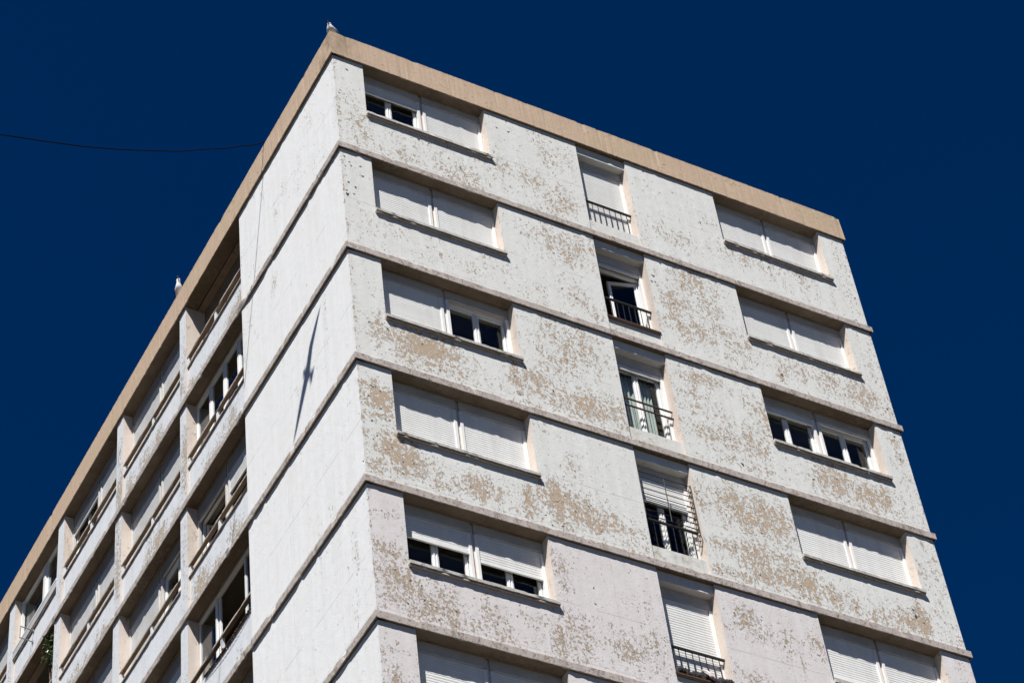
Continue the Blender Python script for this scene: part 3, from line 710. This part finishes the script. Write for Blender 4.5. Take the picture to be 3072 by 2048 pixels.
# ------------------------------------------------------------------ loose things on the building
# overhead cable tied to the roof edge
cab = [(-.054, 2.97, 3.415), (-.30, 2.905, 3.13), (-.6, 2.823, 2.861), (-1.03, 2.707, 2.42), (-1.53, 2.572, 1.991), (-2.1, 2.418, 1.46), (-2.703, 2.255, .988), (-3.45, 2.053, .42), (-4.239, 1.841, -.132), (-5.089, 1.611, -.668), (-5.876, 1.398, -1.146)]
for k in range(1, 14): cab.append((-5.876 - k * .9, 1.398 - k * .243, -1.146 - k * .50 + .008 * k * k))
b = MB(); b.tube(cab, .0105, 8)
tag(b.build('overhead_cable', M_CABLE, None, smooth=True), 'thin black cable sagging from the roof edge across the blue sky', 'cable')

# rope along the worn parapet of the glazed bay
dz = -3 * H
b = MB(ML, dz); pts = []
for k in range(60):
    t = k / 59; y = 4.42 + t * 1.95
    pts.append((y, .03 + .004 * math.sin(k * 1.9), .85 - .05 * math.sin(math.pi * t) + .005 * math.sin(k * 2.3)))
b.tube(pts, [.020 + .007 * math.sin(k * 2.7) for k in range(60)], 7)
b.tube([(y, d - .012, z - .035 - .06 * math.sin(math.pi * (y - 4.42) / 1.95)) for (y, d, z) in pts], .006, 5)  # thin dark strand modelled as the rope's shadow line
tag(b.build('rope', M_RUST, None, smooth=True), 'frayed brown rope with a strand for its shadow line, strung below the parapet coping of the open sliding window', 'rope')

# folding clothes airer arms under the panelled bay
b = MB()
for (y, z) in ((15.6, .80), (15.62, .50)): b.tube([(.05, y, z), (-.27, y - .02, z + .02)], .013, 6)
b.tube([(-.27, 15.58, .84), (-.27, 15.6, .50)], .012, 6)
for (y, z) in ((15.6, .8), (15.62, .5)): b.box(.02, .049, y - .025, y + .025, z - .03, z + .03)
tag(b.build('clothes_airer', plain('grey_airer_metal', (.30, .31, .30), .5, .4), None), 'small grey metal airer bracket sticking out below the grey panel', 'airer')

# climbing plant in the dark loggia
leaf = NT('glossy_leaf'); lc = leaf.mix(leaf.mr(leaf.noise(14, 3), .3, .7), (.035, .065, .018), (.11, .15, .035)); leaf_m = leaf.done(lc, .4, None, .5)
pt = empty('climbing_plant', (.05, 14.45, G - 1.9))
tag(pt, 'leafy green climbing plant hanging in the dark open loggia by the pier', 'plant')
WL[pt.name] = Vector((.05, 14.45, G - 1.9))
rnd = random.Random(5); b = MB()
for k in range(430):
    z = rnd.uniform(-1.0, -.14); wd = .33 if z > -.55 else .24
    y = 14.50 + rnd.gauss(.06 if z > -.5 else 0, .5) * wd; y = max(14.17, min(15.0, y)); x = .10 + rnd.gauss(0, .09)
    c = Vector((max(x, -.12), y, z)); n = Vector((rnd.gauss(-.5, .5), rnd.gauss(-.2, .6), rnd.gauss(.3, .6))).normalized()
    t = n.cross(Vector((rnd.gauss(0, 1), rnd.gauss(0, 1), rnd.gauss(-1, .6)))).normalized(); s = n.cross(t); L = rnd.uniform(.03, .06)
    q = [c - t * L, c + s * L * .5 + n * L * .12, c + t * L, c - s * L * .5 + n * L * .12]
    b.quad([tuple(v) for v in q])
b.build('foliage', leaf_m, pt, recalc=False)
b = MB()
for (y0, y1) in ((14.55, 14.35), (14.42, 14.28), (14.68, 14.5)):
    b.tube([(.14, y1, -2.75), (.13, (y0 + y1) / 2, -1.6), (.12, y0, -.9), (.1, y0 + .03, -.2)], [.03, .022, .018, .008], 7)
b.build('stem', plain('grey_brown_stem', (.20, .16, .13), .9, .1, var=.4, scale=20.), pt, smooth=True)

# dark fluffy bedding and a pink strip on the lowest narrow window
dz = -4 * H; rnd = random.Random(9)
b = MB(MR, dz); rings = []; n = 14; m = 64
for k in range(m + 1):
    t = k / m; u = 5.36 + t * 1.08; R = .085 + .022 * math.sin(t * 17) + .012 * math.sin(t * 41 + 1)
    if t > .9: R += .05 * (t - .9) / .1
    if k in (0, m): R *= .35
    ring = []
    for j in range(n):
        a = j * 2 * math.pi / n; rr = R * (1 + rnd.gauss(0, .11))
        ring.append(b.p(u + rnd.gauss(0, .006), .06 + .75 * rr * math.cos(a), .51 + rr * math.sin(a) + .01 * math.sin(t * 23)))
    rings.append(ring)
for A, C in zip(rings, rings[1:]):
    for j in range(n): b.face((A[j], A[(j + 1) % n], C[(j + 1) % n], C[j]))
b.face(rings[0]); b.face(rings[-1][::-1])
fl = NT('dark_fluffy_fabric'); fn = fl.noise(55, 6, .7); f2 = fl.noise(12, 4, .6)
fl_m = fl.done(fl.mix(fl.mr(fl.math('ADD', fl.math('MULTIPLY', fn, .6), fl.math('MULTIPLY', f2, .4)), .42, .6), (.02, .018, .02), (.13, .12, .125)), 1., fl.bump(fn, .03, 1.), .05)
tag(b.build('blanket', fl_m, None, smooth=True), 'dark grey fluffy blanket bundled on the brown sill of the lowest narrow window', 'blanket')
b = MB(MR, dz); pr = None
for k in range(15):
    t = k / 14; u = 5.86 + .10 * t; d = .045 - .11 * math.sin(min(1, t * 1.3) * math.pi / 2) ; z = .655 - .20 * t + .02 * math.sin(t * 3); h = .012 + .04 * t
    c = (b.p(u - h, d, z), b.p(u, d - .012, z + .004), b.p(u + h, d, z))
    if pr: b.face((pr[0], pr[1], c[1], c[0])); b.face((pr[1], pr[2], c[2], c[1]))
    pr = c
o = b.build('cloth_strip', plain('pale_pink_cloth', (.74, .60, .57), .9, .1), None, smooth=True, recalc=False)
s = o.modifiers.new('thick', 'SOLIDIFY'); s.thickness = .004
tag(o, 'pale pink cloth strip hanging from the fluffy dark blanket', 'cloth')

# ------------------------------------------------------------------ gulls
M_GULLW = plain('white_gull_plumage', (.80, .80, .80), .8, .1, var=.05, scale=25.)
M_GULLG = plain('grey_gull_mantle', (.28, .30, .33), .8, .1, var=.1, scale=20.)
M_BEAK = plain('dull_yellow_beak', (.20, .14, .05), .5, .3)
M_TIP = plain('black_wing_tip', (.02, .02, .022), .8, .1)
M_LEG = plain('flesh_pink_leg', (.50, .22, .16), .6, .2)
def body_rings(b, rings, n=16, gfun=None):
    rr = []
    for i, (c, rw, rh, t) in enumerate(rings):
        c = Vector(c); t = Vector(t).normalized(); side = t.cross(Vector((0, 0, 1)))
        if side.length < .05: side = Vector((0, 1, 0))
        side.normalize(); up = side.cross(t)
        rr.append([b.p(*(c + side * math.cos(k * 2 * math.pi / n) * rw + up * math.sin(k * 2 * math.pi / n) * rh)) for k in range(n)])
    for i, (A, C) in enumerate(zip(rr, rr[1:])):
        for k in range(n):
            mi = gfun(i, k, n) if gfun else 0
            b.face((A[k], A[(k + 1) % n], C[(k + 1) % n], C[k]), mi)
    b.face(rr[0][::-1], 1 if gfun else 0); b.face(rr[-1])
def standing_gull(loc, yaw, label, lift=0., hunch=1.):
    """local +X is the way the bird faces"""
    root = empty('seagull', loc); WL[root.name] = Vector(loc)
    tag(root, label, 'seagull', 'gulls perched on the roof edge')
    cy, sy = math.cos(yaw), math.sin(yaw); L = Vector(loc) - Vector((0, 0, G))
    def MG(u, d, z):
        b_ = .2 + lift
        if z > b_: z = b_ + (z - b_) * hunch
        return (L.x + u * cy - d * sy, L.y + u * sy + d * cy, L.z + z)
    b = MB(MG); k = lift
    rings = [((-.31, 0, .10 + k), .006, .004, (1, 0, .15)), ((-.22, 0, .115 + k), .032, .016, (1, 0, .2)), ((-.14, 0, .135 + k), .058, .045, (1, 0, .2)), ((-.05, 0, .155 + k), .082, .078, (1, 0, .2)),
             ((.03, 0, .17 + k), .088, .09, (1, 0, .3)), ((.09, 0, .20 + k), .078, .085, (1, 0, .8)), ((.115, 0, .25 + k), .058, .064, (.6, 0, 1)), ((.125, 0, .295 + k), .043, .046, (.2, 0, 1)),
             ((.132, 0, .335 + k), .040, .045, (.25, 0, 1)), ((.142, 0, .37 + k), .041, .048, (.5, 0, 1)), ((.155, 0, .40 + k), .033, .036, (.8, 0, 1)), ((.168, 0, .418 + k), .014, .015, (1, 0, .7))]
    body_rings(b, rings, 18, lambda i, q, n: 1 if (i < 5 and 1 <= q <= n // 2 - 2) else 0)
    b.build('body', [M_GULLW, M_GULLG], root, smooth=True)
    b = MB(MG)
    b.tube([(.16, 0, .395 + k), (.20, 0, .405 + k), (.235, 0, .402 + k), (.25, 0, .385 + k)], [.016, .013, .010, .003], 8)
    b.build('beak', M_BEAK, root, smooth=True)
    for s in (-1, 1):
        b = MB(MG)
        b.tube([(.0, .035 * s, .12 + k), (.01, .035 * s, .06 + k * .5), (.0, .035 * s, .006)], [.012, .007, .007], 7)
        for (fx, fy) in ((.06, .03), (.065, 0), (.06, -.03)): b.tube([(0, .035 * s, .008), (fx, .035 * s + fy, .004)], [.007, .004], 5)
        b.build('leg', M_LEG, root, smooth=True)
    for s in (-1, 1):
        b = MB(MG)
        b.tube([(.06, .074 * s, .20 + k), (-.02, .085 * s, .185 + k), (-.14, .06 * s, .155 + k), (-.27, .022 * s, .125 + k), (-.37, .006 * s, .105 + k)], [.018, .032, .028, .016, .004], 9, 0)
        o = b.build('wing', [M_GULLG, M_TIP], root, smooth=True)
        for pl in o.data.polygons:
            c = sum((o.data.vertices[v].co for v in pl.vertices), Vector()) / len(pl.vertices)
            if (c - Vector(loc)).length > .20 and c.z < G + L.z + .19 + k: pl.material_index = 1
    return root
FT = G + ZF
standing_gull((.07, .06, FT), math.radians(222), 'white gull perched on the sharp front corner of the tan roof edge', -.045, .42)
standing_gull((.02, 7.40, FT), math.radians(238), 'white gull half hidden behind the sloping roof edge above the long facade', .02)

# gliding gull whose shadow crosses the blank wall
def sh(y, z, t): return Vector((0, y, z)) - Vector((1.05, 1.0, -2.03)) * t
W1, W2, BC = sh(1.154, -3.269, 3.62), sh(2.456, -5.44, 4.42), sh(1.80, -4.35, 3.98)
Mid1, Mid2 = sh(1.60, -3.88, 3.78), sh(2.06, -4.80, 4.16)
root = empty('gliding_gull', BC + Vector((0, 0, G))); WL[root.name] = BC + Vector((0, 0, G))
tag(root, 'gliding gull with spread wings whose shadow falls on the blank white wall', 'seagull')
b = MB(); span = (W1 - W2).normalized(); fw = span.cross(SUN).normalized()
if fw.y < 0: fw = -fw
fw = (fw * .8 + SUN * -.35).normalized(); nrm = fw.cross(span).normalized()
bodyr = []
for (t, rw) in ((-.24, .012), (-.16, .035), (-.06, .058), (.04, .06), (.11, .045), (.16, .038), (.20, .03), (.235, .01)):
    bodyr.append((tuple(BC + fw * t), rw, rw, tuple(fw)))
body_rings(b, bodyr, 12)
b.build('body', M_GULLW, root, smooth=True)
for (mid, tip) in ((Mid1, W1), (Mid2, W2)):
    b = MB(); sec = []
    for t, ch in ((0, .23), (.25, .22), (.5, .19), (.75, .13), (.92, .07), (1, .02)):
        q = BC.lerp(mid, t * 2) if t <= .5 else mid.lerp(tip, (t - .5) * 2)
        q = q + nrm * .05 * math.sin(t * math.pi)
        sec.append([b.p(*(q + fw * ch * .45 + nrm * 0)), b.p(*(q + fw * ch * .15 + nrm * .014 * (1.1 - t))), b.p(*(q - fw * ch * .55)), b.p(*(q + fw * ch * .1 - nrm * .008 * (1.1 - t)))])
    for A, C in zip(sec, sec[1:]):
        for k in range(4): b.face((A[k], A[(k + 1) % 4], C[(k + 1) % 4], C[k]))
    b.face(sec[0]); b.face(sec[-1][::-1])
    b.build('wing', M_GULLG, root, smooth=True)
b = MB(); q0 = BC - fw * .18; q1 = BC - fw * .33
b.quad([tuple(q0 + span * .03), tuple(q0 - span * .03), tuple(q1 - span * .08), tuple(q1 + span * .08)])
o = b.build('tail', M_GULLW, root, recalc=False); s = o.modifiers.new('thick', 'SOLIDIFY'); s.thickness = .006

# ------------------------------------------------------------------ ground
gt = NT('street_paving')
gc = gt.mix(gt.mr(gt.noise(.35, 6, .6), .35, .65), (.034, .030, .025), (.062, .055, .045))
gm = gt.done(gc, .9, gt.bump(gt.noise(9, 5, .6), .01, .5), .2)
me = bpy.data.meshes.new('ground'); R_ = 4000
me.from_pydata([(-R_, -R_, 0), (R_, -R_, 0), (R_, R_, 0), (-R_, R_, 0)], [], [(0, 1, 2, 3)]); me.materials.append(gm)
o = bpy.data.objects.new('ground', me); COL.objects.link(o); tag(o, 'pale paved ground round the foot of the block', None, None, 'structure')

# ------------------------------------------------------------------ light, sky, camera
w = bpy.data.worlds.new('World'); SC.world = w; w.use_nodes = True
n, l = w.node_tree.nodes, w.node_tree.links
sky = n.new('ShaderNodeTexSky'); sky.sky_type = 'NISHITA'; sky.sun_disc = False
sky.sun_elevation = math.asin(-SUN.z); sky.sun_rotation = math.atan2(-SUN.x, -SUN.y)
sky.altitude = 0; sky.air_density = 0.8; sky.dust_density = 0.; sky.ozone_density = 4.0
hs = n.new('ShaderNodeHueSaturation'); hs.inputs['Saturation'].default_value = 1.6; hs.inputs['Hue'].default_value = 0.511; hs.inputs['Value'].default_value = 0.6
l.new(sky.outputs[0], hs.inputs['Color'])
bg = n['Background']; l.new(hs.outputs[0], bg.inputs['Color']); bg.inputs['Strength'].default_value = 0.05
ld = bpy.data.lights.new('sun', 'SUN'); ld.energy = 5.0; ld.angle = math.radians(.4); ld.color = (1, .965, .91)
lo = bpy.data.objects.new('sun', ld); COL.objects.link(lo); lo.rotation_euler = SUN.to_track_quat('-Z', 'Y').to_euler(); lo.location = (-40, -40, 120)

cd = bpy.data.cameras.new('camera'); cam = bpy.data.objects.new('camera', cd); COL.objects.link(cam)
cd.sensor_width = 36; cd.sensor_fit = 'HORIZONTAL'; cd.lens = 7367.5 / 3072 * 36; cd.clip_start = .5; cd.clip_end = 20000
rx = Vector((0.8759750221, -0.4717094547, -0.1007866603)); uy = Vector((-0.2848287813, -0.6744694190, 0.6811487122)); fz = Vector((0.3892818078, 0.5679623167, 0.7251747934))
mt = Matrix((rx, uy, -fz)).transposed().to_4x4(); mt.translation = Vector((-13.6137, -24.4182, -35.1805 + G)); cam.matrix_world = mt
SC.camera = cam
SC.view_settings.view_transform = 'Standard'; SC.view_settings.look = 'None'; SC.view_settings.gamma = 1; SC.view_settings.exposure = 0.55

SC.render.engine = 'CYCLES'; SC.cycles.diffuse_bounces = 2; SC.cycles.max_bounces = 8; SC.cycles.transparent_max_bounces = 8
